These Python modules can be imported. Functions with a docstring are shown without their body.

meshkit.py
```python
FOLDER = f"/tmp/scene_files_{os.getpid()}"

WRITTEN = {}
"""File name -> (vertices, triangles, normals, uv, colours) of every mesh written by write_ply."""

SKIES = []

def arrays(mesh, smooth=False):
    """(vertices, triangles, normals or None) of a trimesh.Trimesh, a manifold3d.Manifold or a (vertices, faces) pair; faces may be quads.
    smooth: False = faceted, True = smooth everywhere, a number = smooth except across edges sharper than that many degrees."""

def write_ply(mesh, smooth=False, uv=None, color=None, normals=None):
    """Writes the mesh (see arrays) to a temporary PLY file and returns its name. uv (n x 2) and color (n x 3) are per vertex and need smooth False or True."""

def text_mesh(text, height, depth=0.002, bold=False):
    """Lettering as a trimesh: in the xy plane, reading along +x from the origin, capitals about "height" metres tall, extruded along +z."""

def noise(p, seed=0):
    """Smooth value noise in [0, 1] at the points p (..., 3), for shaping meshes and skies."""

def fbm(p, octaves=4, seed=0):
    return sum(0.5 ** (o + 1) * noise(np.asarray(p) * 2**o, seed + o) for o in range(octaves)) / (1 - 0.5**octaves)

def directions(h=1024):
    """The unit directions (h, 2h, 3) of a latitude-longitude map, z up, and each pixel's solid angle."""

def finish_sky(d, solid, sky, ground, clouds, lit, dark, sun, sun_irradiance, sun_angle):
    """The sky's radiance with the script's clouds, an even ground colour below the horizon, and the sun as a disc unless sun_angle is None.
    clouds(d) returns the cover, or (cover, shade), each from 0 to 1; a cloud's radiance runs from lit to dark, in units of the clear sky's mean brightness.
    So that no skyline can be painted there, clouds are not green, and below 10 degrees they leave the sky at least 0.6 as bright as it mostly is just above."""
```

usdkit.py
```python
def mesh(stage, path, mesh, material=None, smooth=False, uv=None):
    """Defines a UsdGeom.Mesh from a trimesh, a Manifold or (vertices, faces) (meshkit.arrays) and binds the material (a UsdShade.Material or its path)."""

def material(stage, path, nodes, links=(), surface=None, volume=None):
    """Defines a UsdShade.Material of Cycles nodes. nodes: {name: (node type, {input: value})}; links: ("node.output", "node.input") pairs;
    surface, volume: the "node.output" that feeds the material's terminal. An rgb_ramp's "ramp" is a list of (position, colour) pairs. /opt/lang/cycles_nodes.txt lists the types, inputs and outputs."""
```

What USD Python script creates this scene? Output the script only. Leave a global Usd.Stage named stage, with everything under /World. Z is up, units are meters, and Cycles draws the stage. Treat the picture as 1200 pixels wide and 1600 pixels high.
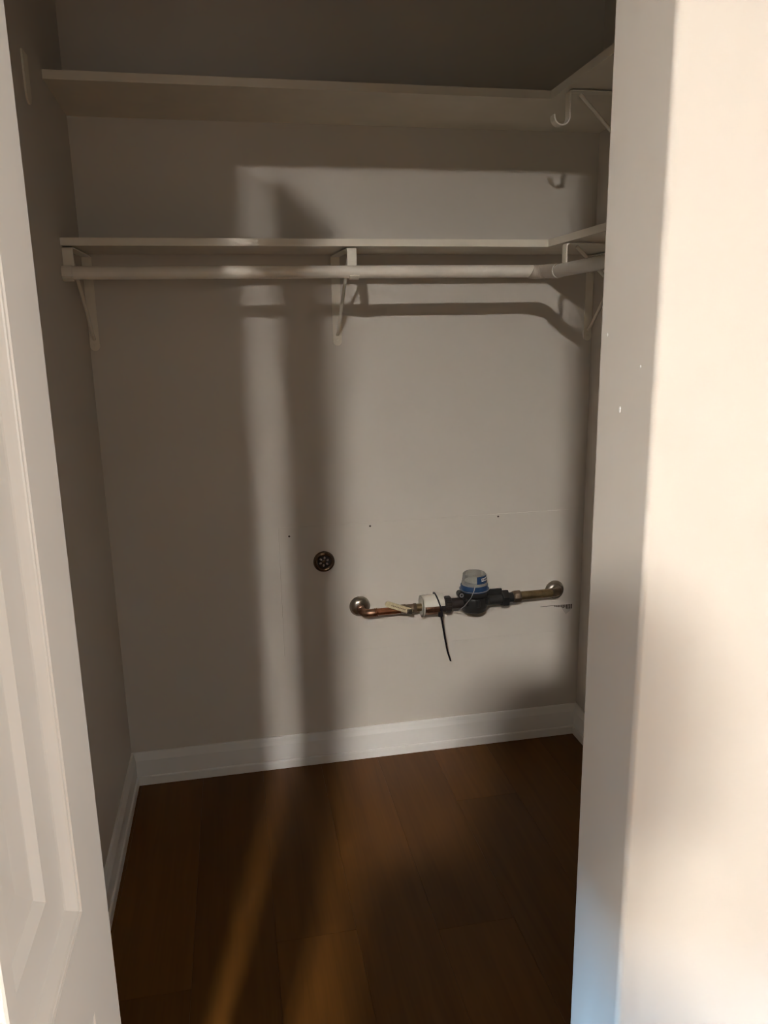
import math
import numpy as np
import trimesh
import manifold3d as m3
import usdkit, meshkit
from pxr import Usd, UsdGeom, UsdLux, UsdShade, Gf, Sdf
from shapely.geometry import Polygon, box as sbox, Point, LineString
from trimesh.creation import extrude_polygon

stage = Usd.Stage.CreateInMemory()
UsdGeom.SetStageUpAxis(stage, UsdGeom.Tokens.z)
UsdGeom.SetStageMetersPerUnit(stage, 1.0)
stage.SetDefaultPrim(UsdGeom.Xform.Define(stage, '/World').GetPrim())
rng = np.random.default_rng(7)

# ------------------------------------------------------------------ camera
EYE = np.array([0.0, 0.0, 1.3])
PSI, THETA, ROLL, F_PIX = 0.18974, 0.22824, -0.01832, 1206.74   # yaw right, pitch down, roll, focal length in pixels of 1200
fw = np.array([math.sin(PSI) * math.cos(THETA), math.cos(PSI) * math.cos(THETA), -math.sin(THETA)])
rt = np.array([math.cos(PSI), -math.sin(PSI), 0.0])
up = np.cross(rt, fw)
r2 = math.cos(ROLL) * rt + math.sin(ROLL) * up
u2 = -math.sin(ROLL) * rt + math.cos(ROLL) * up
cam = UsdGeom.Camera.Define(stage, '/World/camera')
cam.AddTransformOp().Set(Gf.Matrix4d(*r2, 0, *u2, 0, *(-fw), 0, *EYE, 1))
cam.CreateHorizontalApertureAttr(36.0)
cam.CreateVerticalApertureAttr(48.0)
cam.CreateFocalLengthAttr(36.0 * F_PIX / 1200.0)
cam.CreateClippingRangeAttr(Gf.Vec2f(0.02, 100.0))
EXPOSURE = 0.0
cam.CreateExposureAttr(EXPOSURE)

# ------------------------------------------------------------------ light values (lamp built below, added fill lights at unseen windows)
LAMP_POS, LAMP_R, LAMP_POWER = np.array([-0.81, -2.0, 2.66]), 0.100, 2.22 * 1450.0
I_REAR, I_RIGHT, I_LEFT, I_SKY = 2.5, 12.3, 2550.0, 0.05
LAMP_COLOR = (1.0, 0.95, 0.875)


def rect_light(path, centre, direction, width, height, intensity, color):
    """An added fill source at or beyond an unseen window opening, shining along direction."""
    li = UsdLux.RectLight.Define(stage, path)
    z = -np.asarray(direction, float); z /= np.linalg.norm(z)
    x = np.cross([0, 0, 1.0], z); x /= np.linalg.norm(x)
    y = np.cross(z, x)
    li.AddTransformOp().Set(Gf.Matrix4d(*x, 0, *y, 0, *z, 0, *centre, 1))
    li.CreateWidthAttr(width); li.CreateHeightAttr(height)
    li.CreateIntensityAttr(intensity); li.CreateColorAttr(Gf.Vec3f(*color))
    return li


rect_light('/World/daylight_rear', (1.5, -6.25, 1.45), (0, 1, 0), 1.7, 1.3, I_REAR, (1.0, 0.92, 0.80))  # warm fill added to lift the shaded closet walls
rect_light('/World/daylight_right', (3.75, -1.35, 1.35), (-1, 0, 0), 2.0, 1.9, I_RIGHT, (1.0, 0.95, 0.87))  # fill added to brighten the visible face of the door leaf
rect_light('/World/daylight_left', (-6.0, -3.0, 3.0), (0.85, 0, -0.5), 3.2, 1.0, I_LEFT, (0.31, 0.63, 1.0))  # blue fill added high outside to tint the lower jamb
dome = UsdLux.DomeLight.Define(stage, '/World/sky')
dome.CreateIntensityAttr(I_SKY); dome.CreateColorAttr(Gf.Vec3f(0.75, 0.87, 1.0))

# ------------------------------------------------------------------ materials
def mat(name, color, rough=0.5, metallic=0.0, spread=0.0, scale=6.0, bump=0.0, bump_scale=200.0, **extra):
    nodes = {'p': ('principled_bsdf', {'roughness': rough, 'metallic': metallic, 'base_color': color, **extra}),
             'g': ('geometry', {})}
    links = []
    if spread:
        nodes['n'] = ('noise_texture', {'scale': scale, 'detail': 4.0})
        nodes['r'] = ('rgb_ramp', {'ramp': [(0.25, tuple(c * (1 - spread) for c in color)), (0.75, tuple(min(1, c * (1 + spread)) for c in color))]})
        links += [('g.position', 'n.vector'), ('n.fac', 'r.fac'), ('r.color', 'p.base_color')]
    if bump:
        nodes['bn'] = ('noise_texture', {'scale': bump_scale, 'detail': 3.0})
        nodes['b'] = ('bump', {'strength': bump, 'distance': 0.001})
        links += [('g.position', 'bn.vector'), ('bn.fac', 'b.height'), ('b.normal', 'p.normal')]
    return usdkit.material(stage, f'/World/Looks/{name}', nodes, links, surface='p.BSDF')


PAINT = (0.665, 0.612, 0.550)
M = {
    'wall': mat('greige_wall_paint', PAINT, 0.55, spread=0.03, scale=3, bump=0.10, bump_scale=160),
    'ceiling': mat('ceiling_paint', (0.78, 0.76, 0.72), 0.8, spread=0.02),
    'trim': mat('white_trim_paint', (0.87, 0.85, 0.82), 0.35, spread=0.02, scale=9),
    'door': mat('white_door_paint', (0.74, 0.70, 0.66), 0.38, spread=0.02, scale=5, bump=0.15, bump_scale=90),
    'shelf': mat('cream_shelf_paint', (0.80, 0.735, 0.63), 0.4, spread=0.04, scale=14),
    'bracket': mat('white_enamelled_steel', (0.86, 0.80, 0.69), 0.35, spread=0.03, scale=30),
    'rod': mat('painted_rod', (0.84, 0.78, 0.69), 0.33, spread=0.05, scale=25),
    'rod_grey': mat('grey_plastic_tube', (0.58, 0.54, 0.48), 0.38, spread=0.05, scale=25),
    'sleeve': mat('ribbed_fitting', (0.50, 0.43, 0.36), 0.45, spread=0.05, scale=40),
    'rim': mat('fitting_rim', (0.85, 0.82, 0.76), 0.3),
    'steel': mat('brushed_nickel', (0.42, 0.38, 0.33), 0.24, 1.0, spread=0.10, scale=40),
    'bronze': mat('dark_bronze', (0.17, 0.12, 0.085), 0.25, 1.0, spread=0.2, scale=60),
    'pit': mat('black_hole', (0.010, 0.007, 0.006), 0.5, spread=0.2, scale=60),
    'petal': mat('worn_bronze', (0.62, 0.55, 0.52), 0.30, 0.5, spread=0.15, scale=90),
    'copper': mat('aged_copper', (0.40, 0.17, 0.09), 0.34, 1.0, spread=0.30, scale=55),
    'copper_dark': mat('tarnished_copper_fitting', (0.30, 0.18, 0.12), 0.38, 1.0, spread=0.35, scale=70),
    'brass': mat('dull_brass', (0.33, 0.25, 0.14), 0.40, 1.0, spread=0.30, scale=60),
    'brass_dark': mat('grey_brass_nut', (0.25, 0.19, 0.14), 0.45, 0.9, spread=0.30, scale=70),
    'iron': mat('black_coated_brass', (0.018, 0.018, 0.018), 0.42, spread=0.25, scale=50),
    'iron_brown': mat('brown_black_casting', (0.030, 0.023, 0.022), 0.45, spread=0.3, scale=50),
    'white_plastic': mat('white_plastic', (0.74, 0.70, 0.62), 0.35, spread=0.04, scale=40),
    'lever': mat('cream_coated_lever', (0.62, 0.52, 0.33), 0.45, spread=0.18, scale=120),
    'blue': mat('blue_register_ring', (0.018, 0.052, 0.13), 0.28, spread=0.12, scale=60),
    'label': mat('white_label', (0.78, 0.78, 0.76), 0.5, spread=0.02),
    'ink': mat('dark_ink', (0.03, 0.04, 0.09), 0.6, spread=0.1),
    'dial': mat('register_dial', (0.50, 0.50, 0.47), 0.5, spread=0.1, scale=60),
    'tie': mat('black_nylon', (0.010, 0.009, 0.012), 0.35, spread=0.2, scale=80),
    'wire': mat('grey_seal_wire', (0.36, 0.35, 0.36), 0.4, 0.6, spread=0.1, scale=90),
    'scar': mat('torn_drywall', (0.10, 0.08, 0.065), 0.9, spread=0.4, scale=160),
    'tear_shade': mat('painted_tear_shade', (0.50, 0.46, 0.415), 0.9, spread=0.1),  # grey of the painted shadow below the torn wall
    'base': mat('lamp_base_white', (0.8, 0.79, 0.77), 0.4, spread=0.02),
}
M['lamp'] = usdkit.material(stage, '/World/Looks/lamp_glow', {'e': ('emission', {'color': LAMP_COLOR, 'strength': LAMP_POWER})}, surface='e.emission')
M['dome'] = usdkit.material(stage, '/World/Looks/clear_plastic', {
    't': ('transparent_bsdf', {'color': (0.93, 0.94, 0.92)}), 'g': ('glossy_bsdf', {'color': (0.9, 0.9, 0.88), 'roughness': 0.12}),
    'd': ('diffuse_bsdf', {'color': (0.72, 0.71, 0.66)}),
    'f': ('fresnel', {'IOR': 1.5}), 'm1': ('mix_closure', {'fac': 0.30}), 'm': ('mix_closure', {})},
    [('t.BSDF', 'm1.closure1'), ('d.BSDF', 'm1.closure2'), ('m1.closure', 'm.closure1'), ('g.BSDF', 'm.closure2'), ('f.fac', 'm.fac')], surface='m.closure')
M['pane'] = usdkit.material(stage, '/World/Looks/window_glass', {
    't': ('transparent_bsdf', {}), 'g': ('glossy_bsdf', {'roughness': 0.02}), 'f': ('fresnel', {'IOR': 1.45}), 'm': ('mix_closure', {})},
    [('t.BSDF', 'm.closure1'), ('g.BSDF', 'm.closure2'), ('f.fac', 'm.fac')], surface='m.closure')


def plank_mat(k, tone):
    dark, mid, light = [tuple(c * tone for c in col) for col in ((0.098, 0.0375, 0.0058), (0.124, 0.049, 0.0080), (0.150, 0.061, 0.0105))]
    return usdkit.material(stage, f'/World/Looks/walnut_vinyl_{"abc"[k]}', {
        'g': ('geometry', {}), 'o': ('object_info', {}),
        'off': ('combine_xyz', {}), 'mu': ('math', {'math_type': 'multiply', 'value2': 37.0}),
        'ad': ('vector_math', {'math_type': 'add'}),
        'mp': ('mapping', {'scale': (26.0, 1.5, 1.0)}), 'n': ('noise_texture', {'scale': 1.0, 'detail': 6.0, 'roughness': 0.6, 'distortion': 0.8}),
        'mp2': ('mapping', {'scale': (150.0, 5.0, 1.0)}), 'n2': ('noise_texture', {'scale': 1.0, 'detail': 3.0}),
        'r': ('rgb_ramp', {'ramp': [(0.28, dark), (0.52, mid), (0.78, light)]}),
        'r2': ('rgb_ramp', {'ramp': [(0.35, (0.90, 0.89, 0.88)), (0.65, (1.0, 1.0, 1.0))]}),
        'x': ('mix', {'mix_type': 'multiply', 'fac': 0.8}),
        'b': ('bump', {'strength': 0.12, 'distance': 0.0008}),
        'p': ('principled_bsdf', {'roughness': 0.42, 'specular_ior_level': 0.22})},
        [('o.random', 'mu.value1'), ('mu.value', 'off.x'), ('mu.value', 'off.y'), ('g.position', 'ad.vector1'), ('off.vector', 'ad.vector2'),
         ('ad.vector', 'mp.vector'), ('mp.vector', 'n.vector'), ('ad.vector', 'mp2.vector'), ('mp2.vector', 'n2.vector'),
         ('n.fac', 'r.fac'), ('n2.fac', 'r2.fac'), ('r.color', 'x.color1'), ('r2.color', 'x.color2'), ('x.color', 'p.base_color'),
         ('n2.fac', 'b.height'), ('b.normal', 'p.normal')], surface='p.BSDF')


PLANKS = [plank_mat(0, 1.0), plank_mat(1, 1.15), plank_mat(2, 0.88)]
M['subfloor'] = mat('subfloor_dark', (0.02, 0.014, 0.01), 0.9, spread=0.2)
M['knot'] = mat('dark_knot', (0.028, 0.014, 0.006), 0.45, spread=0.3, scale=60)

# ------------------------------------------------------------------ helpers
taken = {}


def numbered(path):
    n = taken.get(path, 0)
    taken[path] = n + 1
    return path if n == 0 else f'{path}_{n:03d}'


def obj(name, mesh, material, parent=None, smooth=False, **data):
    base = parent.GetPath().pathString if parent else '/World'
    path = numbered(f'{base}/{name}')
    g = usdkit.mesh(stage, path, mesh, M[material] if isinstance(material, str) else material, smooth=smooth)
    p = g.GetPrim()
    for k, v in data.items():
        p.SetCustomDataByKey(k, v)
    return p


def thing(name, label=None, category=None, group=None, kind=None, loc=(0, 0, 0), rotz=0.0, parent=None):
    base = parent.GetPath().pathString if parent else '/World'
    x = UsdGeom.Xform.Define(stage, numbered(f'{base}/{name}'))
    if any(loc):
        x.AddTranslateOp().Set(Gf.Vec3d(*map(float, loc)))
    if rotz:
        x.AddRotateZOp().Set(rotz)
    p = x.GetPrim()
    for k, v in (('label', label), ('category', category), ('group', group), ('kind', kind)):
        if v:
            p.SetCustomDataByKey(k, v)
    return p


def bx(x0, x1, y0, y1, z0, z1):
    m = trimesh.creation.box([x1 - x0, y1 - y0, z1 - z0])
    m.apply_translation([(x0 + x1) / 2, (y0 + y1) / 2, (z0 + z1) / 2])
    return m


def rbox(x0, x1, y0, y1, z0, z1, r=0.001):
    """Box with chamfered edges."""
    c = np.array([(x0 + x1) / 2, (y0 + y1) / 2, (z0 + z1) / 2]); h = np.array([x1 - x0, y1 - y0, z1 - z0]) / 2
    pts = []
    for s in np.ndindex(2, 2, 2):
        s = np.array(s) * 2 - 1
        for k in range(3):
            d = h - r; d[k] = h[k]
            pts.append(c + s * d)
    return trimesh.convex.convex_hull(np.array(pts))


def cat(*ms):
    return trimesh.util.concatenate([m for m in ms])


def to_man(m):
    return m3.Manifold(m3.Mesh(np.asarray(m.vertices, np.float32), np.asarray(m.faces, np.uint32)))


def from_man(m):
    a = m.to_mesh()
    return trimesh.Trimesh(a.vert_properties[:, :3], a.tri_verts, process=True)


def lathe(profile, sections=40, axis='z', at=(0, 0, 0)):
    """Revolve (radius, height) points about z, then turn the axis to x or -y."""
    m = trimesh.creation.revolve(np.array(profile, float), sections=sections)
    if axis == 'x':
        m.apply_transform(trimesh.transformations.rotation_matrix(math.pi / 2, [0, 1, 0]))
    if axis == '-y':
        m.apply_transform(trimesh.transformations.rotation_matrix(math.pi / 2, [1, 0, 0]))
    m.apply_translation(at)
    return m


def sweep(points, radius, sides=14, caps=True):
    p = np.asarray(points, float)
    t = np.gradient(p, axis=0); t /= np.linalg.norm(t, axis=1, keepdims=True)
    ref = np.array([0.0, 0, 1]) if abs(t[0][2]) < 0.8 else np.array([0.0, 1, 0])
    a = np.cross(t[0], ref); a /= np.linalg.norm(a)
    rings = []
    rad = np.broadcast_to(radius, (len(p),))
    for i in range(len(p)):
        a = a - t[i] * (a @ t[i]); a /= np.linalg.norm(a)
        b = np.cross(t[i], a)
        ang = np.arange(sides) * 2 * math.pi / sides
        rings.append(p[i] + rad[i] * (np.cos(ang)[:, None] * a + np.sin(ang)[:, None] * b))
    v = np.vstack(rings); f = []
    for i in range(len(p) - 1):
        for j in range(sides):
            k = (j + 1) % sides
            q = [i * sides + j, i * sides + k, (i + 1) * sides + k, (i + 1) * sides + j]
            f += [[q[0], q[1], q[2]], [q[0], q[2], q[3]]]
    if caps:
        n = len(v); v = np.vstack([v, p[0], p[-1]])
        for j in range(sides):
            k = (j + 1) % sides
            f += [[n, k, j], [n + 1, (len(p) - 1) * sides + j, (len(p) - 1) * sides + k]]
    m = trimesh.Trimesh(v, f, process=False); m.fix_normals()
    return m


def strap(points, width, thick, across=(1, 0, 0)):
    """A flat strip of metal following points (which lie in the plane normal to across)."""
    p = np.asarray(points, float); ac = np.asarray(across, float)
    t = np.gradient(p, axis=0); t /= np.linalg.norm(t, axis=1, keepdims=True)
    n = np.cross(t, ac)
    v = []
    for i in range(len(p)):
        for sa, sn in ((-1, -1), (1, -1), (1, 1), (-1, 1)):
            v.append(p[i] + ac * sa * width / 2 + n[i] * sn * thick / 2)
    f = []
    for i in range(len(p) - 1):
        for j in range(4):
            k = (j + 1) % 4
            a, b, c_, d = i * 4 + j, i * 4 + k, (i + 1) * 4 + k, (i + 1) * 4 + j
            f += [[a, b, c_], [a, c_, d]]
    e = (len(p) - 1) * 4
    f += [[0, 2, 1], [0, 3, 2], [e, e + 1, e + 2], [e, e + 2, e + 3]]
    m = trimesh.Trimesh(np.array(v), f, process=False); m.fix_normals()
    return m


def moved(m, loc=(0, 0, 0), rotz=0.0):
    m = m.copy()
    if rotz:
        m.apply_transform(trimesh.transformations.rotation_matrix(math.radians(rotz), [0, 0, 1]))
    m.apply_translation(loc)
    return m


def poly_prism(pts, z0, z1):
    m = extrude_polygon(Polygon(pts), z1 - z0, engine='earcut')
    m.apply_translation([0, 0, z0])
    return m


# ------------------------------------------------------------------ the closet's measures
XL, XR, YB = -0.357, 1.050, 2.175          # closet: left, right and back wall
YI, YF = 0.815, 0.693                      # inner and outer face of the wall with the opening
JL, JR, HEAD = -0.240, 0.403, 2.055        # opening: left and right side, head
CEIL = 2.70
RX0, RX1, RY0 = -4.2, 3.6, -6.2            # the room behind the camera

# ------------------------------------------------------------------ structure: walls, ceiling
obj('wall_left', bx(XL - 0.1, XL, YI - 0.01, YB, 0, CEIL), 'wall', kind='structure', label='shaded greige side wall of the closet on the left')
obj('wall_right', bx(XR, XR + 0.1, YI - 0.01, YB, 0, CEIL), 'wall', kind='structure', label='closet side wall beyond the pale jamb')
wall_back = thing('wall_back', 'greige back wall of the closet behind shelves and water meter', kind='structure')
obj('plaster', bx(XL - 0.1, XR + 0.1, YB, YB + 0.1, 0, CEIL), 'wall', wall_back)
# painted-over access board behind the pipes
obj('access_board', rbox(0.137 - 0.03, XR, YB - 0.0007, YB + 0.002, 0.36, 0.758, 0.0005), 'wall', wall_back)
for x, z in ((0.137, 0.731), (0.375, 0.746), (0.770, 0.758 - 0.0005)):
    obj('nail_dimple', lathe([(0, 0), (0.0022, 0), (0.0030, 0.0004), (0.0030, 0.0010), (0, 0.0010)], 10, '-y', (x, YB - 0.0010, min(z, 0.75))), 'scar', wall_back)
# torn strip of wall under the right pipe
for k in range(11):
    x = 0.962 + 0.0056 * k; h = 0.0036 + 0.0013 * k * (0.7 + 0.5 * rng.random())
    obj('tear', bx(x, x + 0.0034, YB - 0.0022, YB + 0.001, 0.4475 - h, 0.4475), 'scar', wall_back)
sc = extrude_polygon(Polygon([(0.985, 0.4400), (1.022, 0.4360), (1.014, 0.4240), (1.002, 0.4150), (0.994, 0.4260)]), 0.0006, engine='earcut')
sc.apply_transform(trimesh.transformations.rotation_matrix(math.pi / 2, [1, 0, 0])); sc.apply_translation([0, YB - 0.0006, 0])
obj('scuff', sc, 'tear_shade', wall_back)  # flat grey patch: the small shadow below the tear, painted on
obj('tear_line', bx(0.915, 0.965, YB - 0.0019, YB + 0.001, 0.4468, 0.4478), 'scar', wall_back)
# wall with the opening: rounded corner beads
def rounded(x0, x1, y0, y1, r=0.006):
    return sbox(x0 + r, y0 + r, x1 - r, y1 - r).buffer(r, quad_segs=5)


def ext(poly, z0, z1):
    m = extrude_polygon(poly, z1 - z0, engine='earcut'); m.apply_translation([0, 0, z0]); return m


front = to_man(ext(rounded(JR, RX1 + 0.05, YF, YI), 0, CEIL)) + to_man(ext(rounded(RX0 - 0.05, JL, YF, YI), 0, CEIL)) + to_man(bx(JL - 0.02, JR + 0.02, YF, YI, HEAD, CEIL))
wall_front = thing('wall_front', 'pale wall with square drywall edge at the right of the closet opening', kind='structure')
obj('plaster', from_man(front), 'wall', wall_front, smooth=30)
for y, z, r in ((0.7955, 1.2934, 0.0016), (0.760, 1.216, 0.0030), (0.722, 1.262, 0.0014)):
    e = trimesh.creation.icosphere(1, 1.0); e.apply_scale([0.0008, r * 0.7, r * 1.3]); e.apply_translation([JR, y, z])
    obj('paint_drip', e, 'trim', wall_front, smooth=True)

obj('ceiling', bx(RX0 - 0.1, RX1 + 0.1, RY0 - 0.1, YB + 0.1, CEIL, CEIL + 0.08), 'ceiling', kind='structure')


def wall_with_window(plane, lo, hi, z0, z1):
    """plane: 'rear' (y = RY0) or 'left' (x = RX0)."""
    if plane == 'rear':
        w = to_man(bx(RX0 - 0.1, RX1 + 0.1, RY0 - 0.12, RY0, 0, CEIL)) - to_man(bx(lo, hi, RY0 - 0.3, RY0 + 0.2, z0, z1))
    elif plane == 'right':
        w = to_man(bx(RX1, RX1 + 0.12, RY0, YF, 0, CEIL)) - to_man(bx(RX1 - 0.2, RX1 + 0.3, lo, hi, z0, z1))
    else:
        w = to_man(bx(RX0 - 0.12, RX0, RY0, YF, 0, CEIL)) - to_man(bx(RX0 - 0.3, RX0 + 0.2, lo, hi, z0, z1))
    return from_man(w)


obj('wall_room_rear', wall_with_window('rear', 0.65, 2.35, 0.80, 2.10), 'wall', kind='structure')
obj('wall_room_left', wall_with_window('left', -4.20, -1.80, 0.85, 2.05), 'wall', kind='structure')
obj('wall_room_right', wall_with_window('right', -2.25, -0.45, 0.45, 2.25), 'wall', kind='structure')


def window(name, a, b, z0, z1, side):
    """Frame, one mullion and two panes in the opening."""
    t = thing(name, kind='structure')
    def put(u0, u1, d0, d1, q0, q1):
        if side == 'rear':
            return rbox(u0, u1, RY0 - 0.10 + d0, RY0 - 0.10 + d1, q0, q1, 0.003)
        base = RX0 - 0.10 if side == 'left' else RX1 + 0.02
        return rbox(base + d0, base + d1, u0, u1, q0, q1, 0.003)
    mid = (a + b) / 2
    for u0, u1, q0, q1 in ((a, a + 0.05, z0, z1), (b - 0.05, b, z0, z1), (a, b, z0, z0 + 0.05), (a, b, z1 - 0.05, z1), (mid - 0.025, mid + 0.025, z0, z1)):
        obj('frame', put(u0, u1, 0.01, 0.06, q0, q1), 'trim', t)
    for u0, u1 in ((a + 0.04, mid - 0.02), (mid + 0.02, b - 0.04)):
        obj('pane', put(u0, u1, 0.032, 0.038, z0 + 0.04, z1 - 0.04), 'pane', t)


window('window_1', 0.65, 2.35, 0.80, 2.10, 'rear')
window('window_2', -4.20, -1.80, 0.85, 2.05, 'left')  # unseen window added so the blue fill reaches the jamb
window('window_3', -2.25, -0.45, 0.45, 2.25, 'right')  # unseen window added for the fill on the door leaf

# ------------------------------------------------------------------ floor of separate planks
floor = thing('floor', 'dark walnut brown plank floor running into the closet', kind='structure')
obj('subfloor', bx(RX0 - 0.1, RX1 + 0.1, RY0 - 0.1, YB + 0.1, -0.05, -0.006), 'subfloor', floor)
PW, PL, SEAM = 0.178, 1.22, 0.2005
k0, k1 = math.floor((RX0 - SEAM) / PW), math.ceil((RX1 - SEAM) / PW)
for k in range(k0, k1):
    x0, x1 = SEAM + k * PW, SEAM + (k + 1) * PW
    first = 1.461 if k == -1 else 1.461 + PL * rng.random()
    near = XL - 0.2 < x1 and x0 < XR + 0.2
    ends = [first + n * PL for n in range(-8, 3)] if near else [first + n * PL * 2 for n in range(-5, 3)]
    for y0, y1 in zip(ends[:-1], ends[1:]):
        top = YB + 0.02 if near else YI - 0.05
        y0c, y1c = max(y0, RY0), min(y1, top)
        if y1c - y0c < 0.02:
            continue
        obj('plank', rbox(max(x0, RX0) + 0.0001, min(x1, RX1) - 0.0001, y0c + 0.0001, y1c - 0.0001, -0.0058, 0, 0.0004), PLANKS[int(rng.integers(3))], floor)

# ------------------------------------------------------------------ baseboards
PROFILE = [(0, 0), (0.016, 0), (0.016, 0.024), (0.0150, 0.0265), (0.0115, 0.028), (0.0115, 0.078), (0.0085, 0.090), (0.0065, 0.100), (0.005, 0.102), (0, 0.102)]


def baseboard(name, a, b, inward, label=None, mitre=(0, 0)):
    """Sweep the profile from a to b along a wall; inward points into the room; mitre (start, end) = 1 shortens that end by the thickness."""
    a, b, n = np.array(a, float), np.array(b, float), np.array(inward, float)
    d = (b - a) / np.linalg.norm(b - a)
    v = []
    for end, base, sgn in ((0, a, 1), (1, b, -1)):
        for t, h in PROFILE:
            q = base + n * t + d * sgn * t * mitre[end]
            v.append([q[0], q[1], h])
    m = trimesh.convex.convex_hull  # noqa: F841
    k = len(PROFILE); f = []
    for i in range(k):
        j = (i + 1) % k
        f += [[i, j, k + j], [i, k + j, k + i]]
    tri = extrude_polygon(Polygon(PROFILE), 1, engine='earcut')
    from trimesh.creation import triangulate_polygon
    pv, pf = triangulate_polygon(Polygon(PROFILE), engine='earcut')
    order = [int(np.argmin(((np.array(PROFILE) - q) ** 2).sum(1))) for q in pv]
    for t3 in pf:
        i0, i1, i2 = (order[t] for t in t3)
        f += [[i0, i1, i2], [k + i2, k + i1, k + i0]]
    mm = trimesh.Trimesh(np.array(v), f, process=True); mm.fix_normals()
    return obj(name, mm, 'trim', kind='structure', **({'label': label} if label else {}))


baseboard('baseboard_back', (XL, YB), (XR, YB), (0, -1), 'white moulded baseboard along the closet back wall', (1, 1))
baseboard('baseboard_left', (XL, YI + 0.005), (XL, YB), (1, 0), 'white baseboard running along the closet left wall', (0, 1))
baseboard('baseboard_right', (XR, YI + 0.005), (XR, YB), (-1, 0), 'short visible end of white baseboard in the right closet corner', (0, 1))

# ------------------------------------------------------------------ door leaf standing open at the left
DX, DT, DN, DF = -0.163, 0.036, 0.443, 0.753     # visible face, thickness, near and far edge
DZ0, DZ1 = 0.014, 2.020
door = thing('door_1', 'white panelled door leaf standing open at the left of the closet', kind='structure')
STEPS = [(0.000, 0.0), (0.0010, -0.0014), (0.0042, -0.0018), (0.0052, -0.0030), (0.0090, -0.0056), (0.0150, -0.0094), (0.0180, -0.0102),
         (0.0640, -0.0106), (0.0660, -0.0116), (0.0750, -0.0162), (0.0770, -0.0166), (0.1060, -0.0182), (0.1080, -0.0184)]   # inset from the panel edge, depth
P_FAR, P_NEAR = 0.648, 0.462


def panel_loops(z0, z1):
    loops = []
    for s, d in STEPS:
        nears = s * 0.30; bot = s
        loops.append([(DX + d, P_NEAR + nears, z0 + bot), (DX + d, P_FAR - s, z0 + bot), (DX + d, P_FAR - s, z1 - bot), (DX + d, P_NEAR + nears, z1 - bot)])
    return loops


panels = [(0.790, 1.900), (0.200, 0.679)]
# slab: box faces except the visible face, which is stiles and rails around the panels
slab_v, slab_f = [], []


def quad(a, b, c_, d):
    n = len(slab_v); slab_v.extend([a, b, c_, d]); slab_f.extend([[n, n + 1, n + 2], [n, n + 2, n + 3]])


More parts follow.
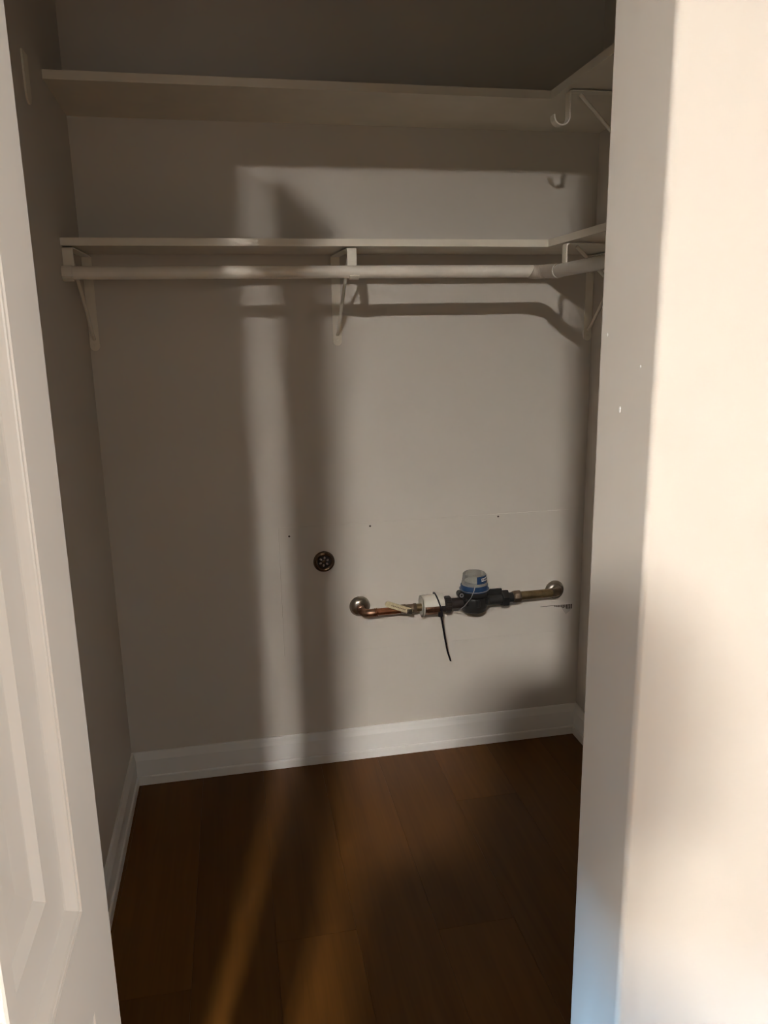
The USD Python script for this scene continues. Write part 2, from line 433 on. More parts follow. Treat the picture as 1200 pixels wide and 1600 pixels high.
E = 0.0015
y0, y1, z0, z1, xa, xb = DN, DF, DZ0, DZ1, DX - DT, DX
quad((xa, y0, z0), (xa, y0, z1), (xa, y1, z1), (xa, y1, z0))
quad((xa, y0, z0), (xb - E, y0, z0), (xb - E, y0, z1), (xa, y0, z1))
quad((xa, y1, z0), (xa, y1, z1), (xb - E, y1, z1), (xb - E, y1, z0))
quad((xa, y0, z1), (xb - E, y0, z1), (xb - E, y1, z1), (xa, y1, z1))
quad((xa, y0, z0), (xa, y1, z0), (xb - E, y1, z0), (xb - E, y0, z0))
quad((xb - E, y0, z0), (xb, y0 + E, z0), (xb, y0 + E, z1), (xb - E, y0, z1))
quad((xb, y1 - E, z0), (xb - E, y1, z0), (xb - E, y1, z1), (xb, y1 - E, z1))
for ya, yb_, za, zb in ((y0 + E, P_NEAR, z0, z1), (P_FAR, y1 - E, z0, z1), (P_NEAR, P_FAR, z0, panels[1][0]), (P_NEAR, P_FAR, panels[1][1], panels[0][0]), (P_NEAR, P_FAR, panels[0][1], z1)):
    quad((xb, ya, za), (xb, yb_, za), (xb, yb_, zb), (xb, ya, zb))
obj('leaf', trimesh.Trimesh(np.array(slab_v), slab_f, process=False), 'door', door)
for za, zb in panels:
    L = panel_loops(za, zb); v, f = [], []
    for lo, hi in zip(L[:-1], L[1:]):
        for i in range(4):
            j = (i + 1) % 4; n = len(v)
            v += [lo[i], lo[j], hi[j], hi[i]]; f += [[n, n + 1, n + 2], [n, n + 2, n + 3]]
    n = len(v); v += L[-1]; f += [[n, n + 1, n + 2], [n, n + 2, n + 3]]
    obj('panel', trimesh.Trimesh(np.array(v), f, process=False), 'door', door)
for za, zb in ((0.0, DZ0 + 0.02), (DZ1 - 0.02, HEAD)):
    obj('pivot_pin', lathe([(0, za), (0.005, za), (0.005, zb), (0, zb)], 12, 'z', (DX - DT / 2, 0.73, 0)), 'steel', door, smooth=30)
obj('door_track', bx(JL, JR, 0.742, 0.766, HEAD - 0.012, HEAD), 'trim', door)

# ------------------------------------------------------------------ shelves
def shelf(label, plan, z_front, z_back, y_front, thick, group=None):
    """plan: outline in xy; the underside tilts from z_front (at y_front) to z_back (at the wall)."""
    poly = Polygon(plan)
    m = extrude_polygon(poly, thick, engine='earcut')
    v = np.array(m.vertices)
    slope = (z_back - z_front) / (YB - y_front)
    v[:, 2] += z_front + slope * np.clip(v[:, 1] - y_front, 0, None)
    m.vertices = v
    t = thing('closet_shelf', label, 'shelf', group)
    obj('board', m, 'shelf', t)
    return t


ZL, ZU, TL, TU, DLs, DUs = 1.5028, 1.8416, 0.0172, 0.0187, 0.250, 0.252
YL, YU = YB - DLs, YB - DUs
WL, WU = 0.803, 0.798
shelf('lower cream wooden shelf spanning the closet back wall above the rod', [(XL, YL), (XR, YL), (XR, YB), (XL, YB)], ZL, 1.508, YL, TL)
shelf('lower cream shelf running along the right wall behind the jamb', [(WL, 0.92), (XR, 0.92), (XR, YL - 0.0006), (WL, YL - 0.0006)], ZL, ZL, YL, TL)
shelf('upper cream wooden shelf in shadow spanning the closet back wall', [(XL, YU), (XR, YU), (XR, YB), (XL, YB)], ZU, 1.8310, YU, TU)
shelf('upper cream shelf along the right wall with an empty hook under it', [(WU, 0.92), (XR, 0.92), (XR, YU - 0.0006), (WU, YU - 0.0006)], ZU, ZU, YU, TU)

# ------------------------------------------------------------------ shelf brackets: local frame, wall at y = 0, front at -y, z = 0 under the shelf
def bracket_parts(depth, drop, rod_r, rise, lip):
    """wall plate, arm, brace, hook; rise: the arm climbs by this much towards the wall (it follows the shelf)."""
    w = 0.024
    ply = sbox(-w / 2, -drop + 0.010, w / 2, rise - 0.003).union(Point(0, -drop + 0.012).buffer(w / 2, quad_segs=8))
    plate = extrude_polygon(ply, 0.0030, engine='earcut')
    plate.apply_transform(trimesh.transformations.rotation_matrix(math.pi / 2, [1, 0, 0]))
    screws = [lathe([(0, 0), (0.0035, 0), (0.0028, 0.0012), (0, 0.0016)], 12, '-y', (0, -0.003, z)) for z in (-0.045, -drop + 0.016)]
    fy = -depth
    arm = strap([(0, -0.002, rise - 0.0045), (0, -0.05, rise * (1 - 0.05 / depth) - 0.0040), (0, fy + 0.004, -0.0045)], w, 0.0026)
    brace = sweep([(0, -0.004, -drop + 0.030), (0, -0.020, -drop + 0.040), (0, (fy + 0.03) * 0.55, -0.012 - (drop - 0.03) * 0.43), (0, fy + 0.028, -0.010)], 0.0046, 8)
    cy, cz, R = fy - rod_r - 0.0032, -0.0598, rod_r + 0.0022
    pts = [(0, fy + 0.004, -0.0045), (0, fy - 0.0005, -0.0060), (0, fy - 0.0015, -0.010), (0, fy - 0.0014, -0.03)]
    pts += [(0, cy + R * math.cos(a), cz + R * math.sin(a)) for a in np.linspace(0.0, lip, 15)]
    hook = strap(pts, w * 0.96, 0.0034)
    return plate, screws, arm, brace, hook


def bracket(label, loc, rotz, depth, drop=0.236, rod_r=0.0148, rise=0.0, lip=-2.55, group=None):
    t = thing('shelf_bracket', label, 'bracket', group, loc=loc, rotz=rotz)
    plate, screws, arm, brace, hook = bracket_parts(depth, drop, rod_r, rise, lip)
    pl = obj('wall_plate', plate, 'bracket', t)
    for s in screws:
        obj('screw_head', s, 'bracket', pl, smooth=40)
    obj('arm', arm, 'bracket', t)
    obj('brace', brace, 'bracket', t, smooth=50)
    obj('hook', hook, 'bracket', t)
    return t


D1 = 0.246
bracket('white steel shelf bracket under the lower shelf, leftmost, by the left wall', (-0.344, YB, ZL), 0, D1, rise=0.004)
bracket('white steel shelf bracket in the middle of the lower back shelf', (0.295, YB, ZL), 1.8, D1, rise=0.004)
bracket('white steel shelf bracket on the back wall in the right corner', (1.0365, YB, ZL), 0, D1, rise=0.004)
bracket('white steel bracket under the lower right shelf, half hidden by the jamb', (XR, 1.822, ZL), -90, 0.246)
bracket('white steel bracket with empty curled hook under the upper right shelf', (XR, 1.845, ZU), -90, 0.240, rod_r=0.0165, lip=-3.35)
# small plate left on the left wall
sp = thing('mounting_plate', 'small white metal strip screwed upright on the left wall beside the upper shelf', 'plate')
ply = sbox(-0.020, -0.060, 0.020, 0.013).union(Point(0, -0.060).buffer(0.020, quad_segs=8))
pm = extrude_polygon(ply, 0.0035, engine='earcut')
pm.apply_transform(trimesh.transformations.rotation_matrix(math.pi / 2, [1, 0, 0])); pm.apply_transform(trimesh.transformations.rotation_matrix(math.pi / 2, [0, 0, 1]))
pm.apply_translation([XL, 1.756, 1.828])
obj('strip', pm, 'bracket', sp)

# ------------------------------------------------------------------ closet rods and the corner fitting
RZ, RY, RR = 1.443, YB - D1 - 0.0148 - 0.0032, 0.0148
rod = thing('closet_rod', 'long white closet rod under the lower shelf along the back wall', 'rod')
obj('tube', lathe([(0, 0), (RR - 0.001, 0), (RR, 0.002), (RR, 1.112), (0, 1.112)], 32, 'x', (XL + 0.003, RY, RZ)), 'rod', rod, smooth=35)
obj('end_cap', lathe([(0, 0), (RR + 0.0012, 0), (RR + 0.0012, 0.022), (RR, 0.023), (0, 0.023)], 32, 'x', (XL + 0.001, RY, RZ)), 'rod', rod, smooth=35)
R2X = XR - 0.246 - 0.018
elbow = thing('rod_elbow', 'brown ribbed corner fitting joining the two closet rods', 'fitting')
bend = [(R2X - 0.030 + 0.030 * math.sin(a), RY - 0.030 + 0.030 * math.cos(a), RZ - 0.002) for a in np.linspace(0, math.pi / 2, 9)]
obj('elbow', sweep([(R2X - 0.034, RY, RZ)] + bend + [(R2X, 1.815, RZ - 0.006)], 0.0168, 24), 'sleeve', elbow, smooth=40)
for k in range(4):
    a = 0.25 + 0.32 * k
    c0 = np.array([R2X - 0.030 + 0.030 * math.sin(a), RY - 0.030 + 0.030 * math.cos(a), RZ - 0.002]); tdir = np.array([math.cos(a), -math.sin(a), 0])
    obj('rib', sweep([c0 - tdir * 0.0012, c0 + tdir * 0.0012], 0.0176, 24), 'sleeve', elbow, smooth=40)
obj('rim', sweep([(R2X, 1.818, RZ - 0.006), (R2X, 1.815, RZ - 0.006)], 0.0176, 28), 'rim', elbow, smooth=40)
rod2 = thing('closet_rod', 'grey closet rod running along the right wall towards the jamb', 'rod')
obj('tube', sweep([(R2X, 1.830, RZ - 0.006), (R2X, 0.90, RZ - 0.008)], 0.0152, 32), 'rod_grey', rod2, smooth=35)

# ------------------------------------------------------------------ plumbing: pipe axis stands off the wall and rises a little to the right
YP = YB - 0.052


def az(x):
    return 0.4945 + 0.028 * (x - 0.35)


def xcyl(x0, x1, r, sections=28, chamfer=0.0012):
    return lathe([(0, 0), (r - chamfer, 0), (r, chamfer), (r, x1 - x0 - chamfer), (r - chamfer, x1 - x0), (0, x1 - x0)], sections, 'x', (x0, YP, az((x0 + x1) / 2)))


def xnut(x0, x1, r, sides=6, turn=0.0):
    m = lathe([(0, 0), (r * 0.94, 0), (r, (x1 - x0) * 0.16), (r, (x1 - x0) * 0.84), (r * 0.94, x1 - x0), (0, x1 - x0)], sides, 'x')
    m.apply_transform(trimesh.transformations.rotation_matrix(turn, [1, 0, 0])); m.apply_translation([x0, YP, az((x0 + x1) / 2)])
    return m


def escutcheon(x, z, r):
    return lathe([(0, 0), (r, 0), (r, 0.002), (r * 0.93, 0.007), (r * 0.75, 0.013), (r * 0.52, 0.016), (r * 0.40, 0.0165), (0, 0.0165)], 48, '-y', (x, YB, z))


cp = thing('copper_pipe', 'copper pipe elbowing out of the wall through the left chrome rose', 'pipe')
obj('escutcheon', escutcheon(0.338, 0.500, 0.0315), 'steel', cp, smooth=30, label='domed nickel wall rose')
el = [(0.338, YB - 0.002, 0.4985), (0.338, YB - 0.030, 0.4985)] + [(0.338 + 0.026 * (1 - math.cos(a)), YP + 0.026 * (1 - math.sin(a)), az(0.35)) for a in np.linspace(0.0, math.pi / 2, 8)]
obj('elbow', sweep(el + [(0.376, YP, az(0.376))], 0.0122, 20), 'copper_dark', cp, smooth=50)
obj('tube', xcyl(0.368, 0.462, 0.0103), 'copper', cp, smooth=35)
for x in (0.374, 0.379):
    obj('collar', xcyl(x, x + 0.003, 0.0130), 'copper', cp, smooth=35)

va = thing('ball_valve', 'small brass shutoff valve with cream lever between the copper pipe and meter', 'valve')
obj('body', cat(xnut(0.452, 0.468, 0.0155, 6), xcyl(0.466, 0.500, 0.0128), xnut(0.490, 0.500, 0.0150, 6)), 'brass_dark', va, smooth=25)
obj('tube', xcyl(0.498, 0.530, 0.0112), 'brass', va, smooth=35)
obj('stem', lathe([(0, 0), (0.0075, 0), (0.0075, 0.020), (0.006, 0.022), (0, 0.022)], 16, '-y', (0.472, YP - 0.006, az(0.472) + 0.004)), 'steel', va, smooth=35)
# lever: flat bar pointing up and left, standing in front of the pipe
lv = LineString([(0, 0), (0.070, 0)]).buffer(0.0085, quad_segs=6)
lm = extrude_polygon(lv, 0.0035, engine='earcut')
lm.apply_transform(trimesh.transformations.rotation_matrix(math.pi / 2, [1, 0, 0])); lm.apply_transform(trimesh.transformations.rotation_matrix(math.radians(158), [0, -1, 0]))
lm.apply_translation([0.474, YP - 0.025, az(0.472) + 0.003])
lever = obj('lever', lm, 'lever', va)
for k in range(9):
    t = 0.016 + 0.0052 * k
    q = np.array([0.474 + t * math.cos(math.radians(158)), YP - 0.029, az(0.472) + 0.003 + t * math.sin(math.radians(158))])
    mk = rbox(-0.0016, 0.0016, -0.0004, 0.0004, -0.0018, 0.0018, 0.0002)
    mk.apply_transform(trimesh.transformations.rotation_matrix(math.radians(158), [0, -1, 0])); mk.apply_translation(q)
    obj('embossed_mark', mk, 'brass_dark', lever)
obj('lever_block', rbox(0.466, 0.481, YP - 0.0300, YP - 0.0240, az(0.472) - 0.006, az(0.472) + 0.009, 0.0012), 'steel', va)
obj('lever_nut', lathe([(0, 0), (0.0062, 0), (0.0062, 0.005), (0.004, 0.007), (0, 0.007)], 6, '-y', (0.474, YP - 0.028, az(0.472) + 0.003)), 'steel', va)

un = thing('pipe_coupling', 'thick brown brass coupling nut under a white plastic cover, left of the meter', 'coupling')
obj('nut', xnut(0.524, 0.568, 0.0255, 12), 'copper_dark', un, smooth=20)
for k in range(10):
    a = -0.4 + 0.18 * k
    e = trimesh.creation.icosphere(1, 0.0016)
    e.apply_translation([0.533 + 0.0055 * (k % 6), YP - 0.0250 * math.cos(0.25 - 0.35 * (k // 6)), az(0.545) - 0.0250 * math.sin(0.25 - 0.35 * (k // 6))])
    obj('solder_bead', e, 'copper', un, smooth=True)
# the white cover: a part-cylinder shell over the top and the left end
outer = m3.CrossSection.circle(0.0325, 48) - m3.CrossSection.circle(0.0285, 48)
shell = m3.Manifold.extrude(outer, 0.066)
sv = from_man(shell); sv.apply_transform(trimesh.transformations.rotation_matrix(math.pi / 2, [0, 1, 0])); sv.apply_translation([0.515, YP, az(0.545) + 0.003])
cut = bx(0.521, 0.70, YP - 0.08, YP + 0.08, az(0.545) - 0.08, az(0.545) + 0.009)
cover = to_man(sv) - to_man(cut)
ring = lathe([(0.0118, 0), (0.0325, 0), (0.0325, 0.004), (0.0118, 0.004)], 48, 'x', (0.515, YP, az(0.545) + 0.003))
obj('cover', cat(from_man(cover)), 'white_plastic', un, smooth=30)
obj('cover_end', ring, 'white_plastic', un, smooth=30)

BXc, BYc = 0.680, YP
me = thing('water_meter', 'black water meter with blue ring and clear domed register', 'meter')
obj('inlet', cat(xnut(0.572, 0.590, 0.0205, 10), xcyl(0.588, 0.606, 0.0240), xcyl(0.604, 0.650, 0.0165)), 'iron_brown', me, smooth=30)
for k in range(10):
    a = 2 * math.pi * k / 10
    obj('grip_rib', bx(0.590, 0.604, YP + 0.0236 * math.cos(a) - 0.0016, YP + 0.0236 * math.cos(a) + 0.0016, az(0.597) + 0.0236 * math.sin(a) - 0.0016, az(0.597) + 0.0236 * math.sin(a) + 0.0016), 'iron', me)
zc = az(0.68)
obj('body', lathe([(0, -0.030), (0.030, -0.030), (0.036, -0.026), (0.038, -0.016), (0.040, -0.012), (0.040, 0.012), (0.038, 0.018), (0.041, 0.022), (0.043, 0.026), (0.043, 0.036), (0.039, 0.038), (0, 0.038)], 40, 'z', (BXc, BYc, zc)), 'iron', me, smooth=30)
for a in (-40, 40, 140, 220, -90):
    lug = rbox(0.032, 0.0475, -0.006, 0.006, -0.004, 0.016, 0.002)
    obj('lug', moved(lug, (BXc, BYc, zc), a), 'iron', me)
obj('boss', lathe([(0, 0), (0.0085, 0), (0.0095, 0.003), (0.0095, 0.026), (0.0075, 0.028), (0, 0.028)], 18, '-y', (0.634, YP + 0.006, zc + 0.030)), 'iron', me, smooth=30)
obj('boss_screw', lathe([(0.003, 0), (0.0065, 0), (0.0065, 0.0018), (0.003, 0.0018)], 18, '-y', (0.634, YP - 0.022, zc + 0.030)), 'wire', me, smooth=30)
obj('outlet', cat(xcyl(0.700, 0.772, 0.0175), xnut(0.766, 0.786, 0.0270, 6, 0.2), xcyl(0.784, 0.806, 0.0150)), 'iron', me, smooth=25)
fin = to_man(bx(0.715, 0.766, YP - 0.004, YP + 0.004, zc, zc + 0.034)).trim_by_plane([-0.55, 0, -1.0], -(0.55 * 0.766 + zc + 0.016))
obj('fin', from_man(fin), 'iron', me)
obj('register_ring', lathe([(0.030, 0.037), (0.0435, 0.037), (0.0445, 0.040), (0.0445, 0.0425), (0.0415, 0.0440), (0.0415, 0.0530), (0.0400, 0.0560), (0.030, 0.0565)], 48, 'z', (BXc, BYc, zc)), 'blue', me, smooth=30)
obj('ring_edge', lathe([(0.0440, 0.0395), (0.0453, 0.0400), (0.0453, 0.0420), (0.0440, 0.0425)], 48, 'z', (BXc, BYc, zc)), 'wire', me, smooth=30)
obj('dome', lathe([(0.0385, 0.0555), (0.0385, 0.060), (0.0370, 0.066), (0.0345, 0.088), (0.0320, 0.0905), (0, 0.0915)], 48, 'z', (BXc, BYc, zc)), 'dome', me, smooth=30)
obj('dial', lathe([(0, 0.066), (0.029, 0.066), (0.029, 0.0675), (0, 0.0685)], 40, 'z', (BXc, BYc, zc)), 'dial', me, smooth=30)


def on_dome(a0, a1, h0, h1, off, n=10):
    """A thin patch lying on the dome's side between two angles (degrees, -90 = towards the camera)."""
    v, f = [], []
    for k in range(n + 1):
        a = math.radians(a0 + (a1 - a0) * k / n)
        for h in (h0, h1):
            r = 0.0370 + (0.0345 - 0.0370) * (h - 0.066) / 0.022
            for o in (off, off + 0.0004):
                v.append((BXc + (r + o) * math.cos(a), BYc + (r + o) * math.sin(a), zc + h))
    for k in range(n):
        a, b = 4 * k, 4 * (k + 1)
        for q in ((1, 3, 3, 1), ):
            f += [[a + 1, b + 1, b + 3], [a + 1, b + 3, a + 3], [a, a + 2, b + 2], [a, b + 2, b], [a, b, b + 1], [a, b + 1, a + 1], [a + 2, a + 3, b + 3], [a + 2, b + 3, b + 2]]
    e = 4 * n
    f += [[0, 1, 3], [0, 3, 2], [e, e + 3, e + 1], [e, e + 2, e + 3]]
    return trimesh.Trimesh(np.array(v), f, process=False)


band = obj('dome_band', on_dome(-95, 10, 0.0645, 0.0865, 0.0004), 'blue', me, smooth=30)
sticker = obj('sticker', on_dome(-72, -18, 0.0720, 0.0815, 0.0009), 'label', me, smooth=30)
for k in range(5):
    obj('print_mark', on_dome(-67 + 9 * k, -62 + 9 * k, 0.0745, 0.0795, 0.0013, 2), 'ink', sticker)
wp = [(BXc - 0.010, YP - 0.041, zc + 0.064), (BXc - 0.014, YP - 0.044, zc + 0.050), (BXc - 0.023, YP - 0.044, zc + 0.028), (BXc - 0.040, YP - 0.034, zc + 0.000), (BXc - 0.056, YP - 0.020, zc - 0.018), (BXc - 0.066, YP - 0.008, zc - 0.020)]
obj('seal_wire', sweep(wp, 0.0015, 8), 'wire', me, smooth=50)

ro = thing('outlet_pipe', 'dull brass pipe from the meter into the right chrome rose', 'pipe')
obj('union_nut', cat(xnut(0.806, 0.826, 0.0195, 8), xcyl(0.802, 0.810, 0.0175)), 'brass_dark', ro, smooth=25)
obj('tube', xcyl(0.824, 0.930, 0.0130), 'brass', ro, smooth=35)
er = [(0.930, YP, az(0.93))] + [(0.934 + 0.026 * math.sin(a), YP + 0.026 * (1 - math.cos(a)), az(0.94) - 0.002) for a in np.linspace(0.1, math.pi / 2, 8)] + [(0.960, YB - 0.002, 0.502)]
obj('elbow', sweep(er, 0.0138, 20), 'brass_dark', ro, smooth=50)
obj('escutcheon', escutcheon(0.960, 0.500, 0.0310), 'steel', ro, smooth=30, label='domed nickel wall rose')

# cable tie looped round the coupling, its tail hanging down
ct = thing('cable_tie', 'long black cable tie around the coupling with its tail hanging down', 'cable tie')
lz, lr = az(0.57) + 0.003, 0.0362
loop = [(0.567 - 0.010 * math.sin(a), YP - lr * math.cos(a), lz + lr * math.sin(a)) for a in np.linspace(-0.5, 2 * math.pi - 0.9, 36)]
obj('loop', sweep(loop, 0.0024, 8), 'tie', ct, smooth=50)
obj('lock', rbox(0.560, 0.574, YP - 0.034, YP - 0.026, lz - 0.028, lz - 0.014, 0.001), 'tie', ct)
tail = [(0.568, YP - 0.031, lz - 0.020), (0.572, YP - 0.030, lz - 0.045), (0.584, YP - 0.014, lz - 0.100), (0.598, YP + 0.004, lz - 0.155), (0.610, YP + 0.012, lz - 0.192)]
obj('tail', strap(tail, 0.0048, 0.0018, (0.97, 0, 0.24)), 'tie', ct)

# round dark drain cover
kn = thing('drain_cover', 'small round dark bronze cover with petal holes, alone on the back wall', 'cover')
KX, KZ = 0.235, 0.648
obj('rim', lathe([(0.0195, 0), (0.0310, 0), (0.0315, 0.003), (0.0290, 0.009), (0.0240, 0.0115), (0.0205, 0.0100), (0.0195, 0.004)], 40, '-y', (KX, YB, KZ)), 'bronze', kn, smooth=40)
obj('recess', lathe([(0, 0), (0.0205, 0), (0.0200, 0.0035), (0, 0.0030)], 32, '-y', (KX, YB, KZ)), 'pit', kn, smooth=30)
for k in range(6):
    a = math.radians(60 * k + 22)
    e = trimesh.creation.icosphere(2, 1.0); e.apply_scale([0.0040, 0.0032, 0.0030])
    e.apply_transform(trimesh.transformations.rotation_matrix(-a, [0, 1, 0])); e.apply_translation([KX + 0.0115 * math.cos(a), YB - 0.0045, KZ + 0.0115 * math.sin(a)])
    obj('petal', e, 'petal', kn, smooth=True)
obj('hub', lathe([(0, 0.002), (0.005, 0.002), (0.005, 0.006), (0, 0.0065)], 16, '-y', (KX, YB, KZ)), 'bronze', kn, smooth=30)

# ------------------------------------------------------------------ the photographer, standing behind the camera and throwing a shadow into the closet
def chain_body(bones, step=0.022, taubin=12):
    """One continuous surface from bones (point, radius, point, radius)."""
    parts = []
    for a, ra, b, rb in bones:
        sa = trimesh.creation.icosphere(2, ra).apply_translation(a); sb = trimesh.creation.icosphere(2, rb).apply_translation(b)
        parts.append(m3.Manifold.hull_points(np.vstack([sa.vertices, sb.vertices])))
    m = from_man(m3.Manifold.batch_boolean(parts, m3.OpType.Add).refine_to_length(step))
    trimesh.smoothing.filter_taubin(m, iterations=taubin)
    return m


def person():
    PX, PY = -0.195, -0.46
    ca, sa = math.cos(math.radians(52)), math.sin(math.radians(52))          # turned to the right, one shoulder towards the closet
    P = lambda x, y, z: np.array([PX + ca * x + sa * y, PY - sa * x + ca * y, z])  # noqa: E731
    t = thing('person', 'person in dark shirt and jeans standing before the closet, phone in raised hand', 'person')
    sh, hip = 1.44, 0.92
    wrists = {-1: np.array([-0.084, -0.090, 1.235]), 1: P(0.205, 0.07, 0.86)}
    elbows = {-1: P(-0.205, 0.09, 1.14), 1: P(0.200, -0.02, 1.10)}
    hx = np.array([0.030, 0.0, 0.0]); P0 = P; P = lambda x, y, z: P0(x, y, z) + hx * np.clip((z - 1.40) / 0.15, 0, 1)  # noqa: E731  head leaning a little
    skin = [(P(0, 0.005, 1.45), 0.058, P(-0.005, 0.030, 1.54), 0.054),
            (P(-0.005, 0.035, 1.62), 0.082, P(-0.005, 0.018, 1.645), 0.086), (P(-0.005, 0.055, 1.555), 0.050, P(-0.005, 0.045, 1.60), 0.066),
            (P(-0.005, 0.118, 1.585), 0.012, P(-0.005, 0.105, 1.62), 0.011)]
    for s in (-1, 1):
        skin += [(P(-0.005 + s * 0.083, 0.02, 1.60), 0.011, P(-0.005 + s * 0.083, 0.015, 1.63), 0.014)]
        w = wrists[s]; e = elbows[s]
        skin += [(e, 0.040, w, 0.026), (P(0, 0, 1.44), 0.045, P(s * 0.14, 0, 1.38), 0.036), (P(s * 0.14, 0, 1.38), 0.036, e, 0.036)]
        if s < 0:
            skin += [(w, 0.026, w + [0.004, 0.035, 0.040], 0.024), (w + [-0.010, 0.02, 0.02], 0.022, w + [0.006, 0.050, 0.060], 0.018)]
        else:                                                      # the other hand hangs at the side
            skin += [(w, 0.026, w + [0.004, 0.008, -0.045], 0.023), (w + [0.012, 0.020, -0.040], 0.017, w + [0.010, 0.026, -0.080], 0.014), (w + [-0.004, -0.012, -0.040], 0.017, w + [-0.004, -0.010, -0.080], 0.014)]
            for k in range(4):
                b = w + [0.012 - 0.006 * k, 0.030 - 0.0175 * k, -0.082]; ln = (0.036, 0.041, 0.038, 0.030)[k]
                m = b + [0.002, 0.004, -ln]; q = m + [-0.004, 0.012, -ln * 0.75]
                skin += [(b, 0.0095, m, 0.0085), (m, 0.0085, q, 0.0072)]
            b = w + [0.010, 0.030, -0.030]
            skin += [(b, 0.013, b + [0.002, 0.022, -0.032], 0.010), (b + [0.002, 0.022, -0.032], 0.010, b + [0.000, 0.026, -0.058], 0.0085)]
    for s in (-1,):
        for k in range(4):                                         # fingers reach round the phone's back edge
            b = wrists[s] + [-s * 0.004, 0.046, 0.030 + 0.017 * k]
            m = b + [-s * 0.004, 0.026, 0.008]; q = m + [-s * 0.018, 0.004 - 0.001 * k, 0.004]
            skin += [(b, 0.0095, m, 0.0085), (m, 0.0085, q, 0.0075)]
        b = wrists[s] + [-s * 0.010, 0.020, 0.050]
        skin += [(b, 0.012, b + [-s * 0.012, 0.014, 0.030], 0.010), (b + [-s * 0.012, 0.014, 0.030], 0.010, b + [-s * 0.020, 0.020, 0.050], 0.008)]
    obj('body', chain_body(skin, 0.010, 8), 'skin', t, smooth=60)
    shirt = [(P(-0.08, 0, 1.35), 0.105, P(0.08, 0, 1.35), 0.105), (P(-0.09, 0, 1.10), 0.105, P(0.09, 0, 1.10), 0.105), (P(-0.09, 0, 0.93), 0.112, P(0.09, 0, 0.93), 0.112),
             (P(-0.08, 0, 1.35), 0.105, P(-0.09, 0, 1.10), 0.105), (P(0.08, 0, 1.35), 0.105, P(0.09, 0, 1.10), 0.105),
             (P(-0.09, 0, 1.10), 0.105, P(-0.09, 0, 0.93), 0.112), (P(0.09, 0, 1.10), 0.105, P(0.09, 0, 0.93), 0.112),
             (P(-0.14, 0, sh - 0.05), 0.064, P(0.14, 0, sh - 0.05), 0.064), (P(-0.06, 0, sh), 0.058, P(0.06, 0, sh), 0.058)]
    for s in (-1, 1):
        mid = (P(s * 0.15, 0, sh - 0.06) + elbows[s]) / 2
        shirt += [(P(s * 0.14, 0, sh - 0.05), 0.062, P(s * 0.15, 0, sh - 0.07), 0.058), (P(s * 0.15, 0, sh - 0.06), 0.058, mid, 0.052), (mid, 0.055, elbows[s], 0.049),
                  (elbows[s], 0.049, elbows[s] + (wrists[s] - elbows[s]) * 0.55, 0.042)]
    obj('shirt', chain_body(shirt), 'shirt', t, smooth=60)
    jeans = [(P(-0.08, 0, hip), 0.108, P(0.08, 0, hip), 0.108), (P(-0.08, 0, hip), 0.112, P(0.08, 0, 0.86), 0.112), (P(0.08, 0, hip), 0.112, P(-0.08, 0, 0.86), 0.112)]
    for s in (-1, 1):
        jeans += [(P(s * 0.085, 0, 0.86), 0.098, P(s * 0.10, 0.015, 0.50), 0.066), (P(s * 0.10, 0.015, 0.50), 0.066, P(s * 0.105, -0.01, 0.085), 0.052)]
    obj('jeans', chain_body(jeans), 'jeans', t, smooth=60)
    for s in (-1, 1):
        sole = chain_body([(P(s * 0.105, -0.035, 0.042), 0.042, P(s * 0.112, 0.10, 0.038), 0.038), (P(s * 0.112, 0.10, 0.038), 0.038, P(s * 0.116, 0.165, 0.030), 0.029), (P(s * 0.105, -0.02, 0.05), 0.045, P(s * 0.105, -0.01, 0.10), 0.047)])
        v = np.array(sole.vertices); v[:, 2] = np.maximum(v[:, 2], 0.001); sole.vertices = v
        obj('shoe', sole, 'tie', t, smooth=60)
    hair = from_man(m3.Manifold.hull_points(np.vstack([trimesh.creation.icosphere(3, 0.094).apply_translation(P(-0.005, 0.008, 1.648)).vertices])) - m3.Manifold.hull_points(np.vstack([trimesh.creation.icosphere(2, 0.080).apply_translation(P(-0.005, 0.075, 1.595)).vertices, trimesh.creation.icosphere(2, 0.080).apply_translation(P(-0.005, 0.16, 1.56)).vertices])))
    obj('hair', hair, 'hair', t, smooth=60)
    for s in (-1, 1):
        obj('eye', trimesh.creation.icosphere(2, 0.0125).apply_translation(P(-0.005 + s * 0.031, 0.098, 1.628)), 'eye', t, smooth=True)
        obj('eyebrow', sweep([P(-0.005 + s * 0.016, 0.109, 1.648), P(-0.005 + s * 0.032, 0.107, 1.652), P(-0.005 + s * 0.048, 0.096, 1.647)], 0.0035, 8), 'hair', t)
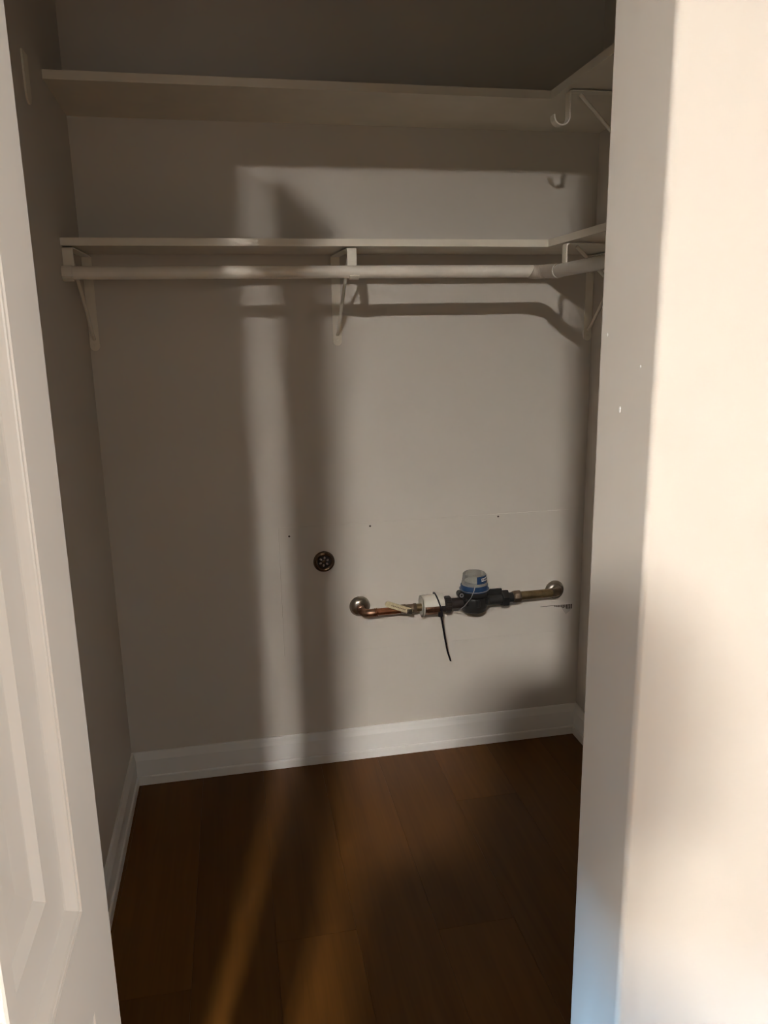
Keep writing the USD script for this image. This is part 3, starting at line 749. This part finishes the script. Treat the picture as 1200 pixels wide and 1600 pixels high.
    obj('mouth', sweep([P(-0.027, 0.099, 1.549), P(-0.005, 0.106, 1.547), P(0.017, 0.099, 1.549)], 0.0042, 8), 'lips', t)
    ph = thing('phone', 'black phone held upright in the raised hand of the person', 'phone')
    slab = rbox(-0.037, 0.037, -0.076, 0.076, -0.0042, 0.0042, 0.0025)
    lens = lathe([(0, 0), (0.006, 0), (0.006, 0.0012), (0, 0.0012)], 20, 'z', (0, 0.058, -0.0054))
    glass = rbox(-0.0345, 0.0345, -0.0725, 0.0725, 0.0040, 0.0046, 0.0002)
    T = np.eye(4); T[:3, 0], T[:3, 1], T[:3, 2] = r2, u2, -fw; T[:3, 3] = EYE - fw * 0.016 - u2 * 0.058
    for nm, me_, ma in (('case', slab, 'iron'), ('lens', lens, 'pit'), ('screen', glass, 'tie')):
        me_.apply_transform(T); obj(nm, me_, ma, ph)


M.update(skin=mat('skin', (0.52, 0.33, 0.24), 0.5, spread=0.05), shirt=mat('dark_cotton', (0.035, 0.037, 0.045), 0.85, spread=0.2, scale=30), jeans=mat('denim', (0.05, 0.065, 0.11), 0.85, spread=0.25, scale=40),
         hair=mat('brown_hair', (0.03, 0.02, 0.014), 0.5, spread=0.3, scale=120), eye=mat('eyeball', (0.6, 0.58, 0.55), 0.2, spread=0.05), lips=mat('lips', (0.40, 0.18, 0.15), 0.45, spread=0.1))
person()

# ------------------------------------------------------------------ ceiling lamp behind the camera, the light of the place
la = thing('ceiling_lamp', 'flat round opal ceiling lamp in the room before the closet', 'lamp')
obj('globe', lathe([(0, 0), (LAMP_R, 0), (LAMP_R, 0.001), (0, 0.001)], 48, 'z', LAMP_POS), 'lamp', la, smooth=30, label='glowing opal disc')
obj('base', lathe([(0, LAMP_POS[2] + 0.0015), (LAMP_R + 0.001, LAMP_POS[2] + 0.0015), (LAMP_R + 0.002, LAMP_POS[2] - 0.018), (LAMP_R + 0.010, LAMP_POS[2] - 0.018), (LAMP_R + 0.016, LAMP_POS[2] - 0.012), (LAMP_R + 0.016, CEIL), (0, CEIL)], 32, 'z', (LAMP_POS[0], LAMP_POS[1], 0)), 'base', la, smooth=30)
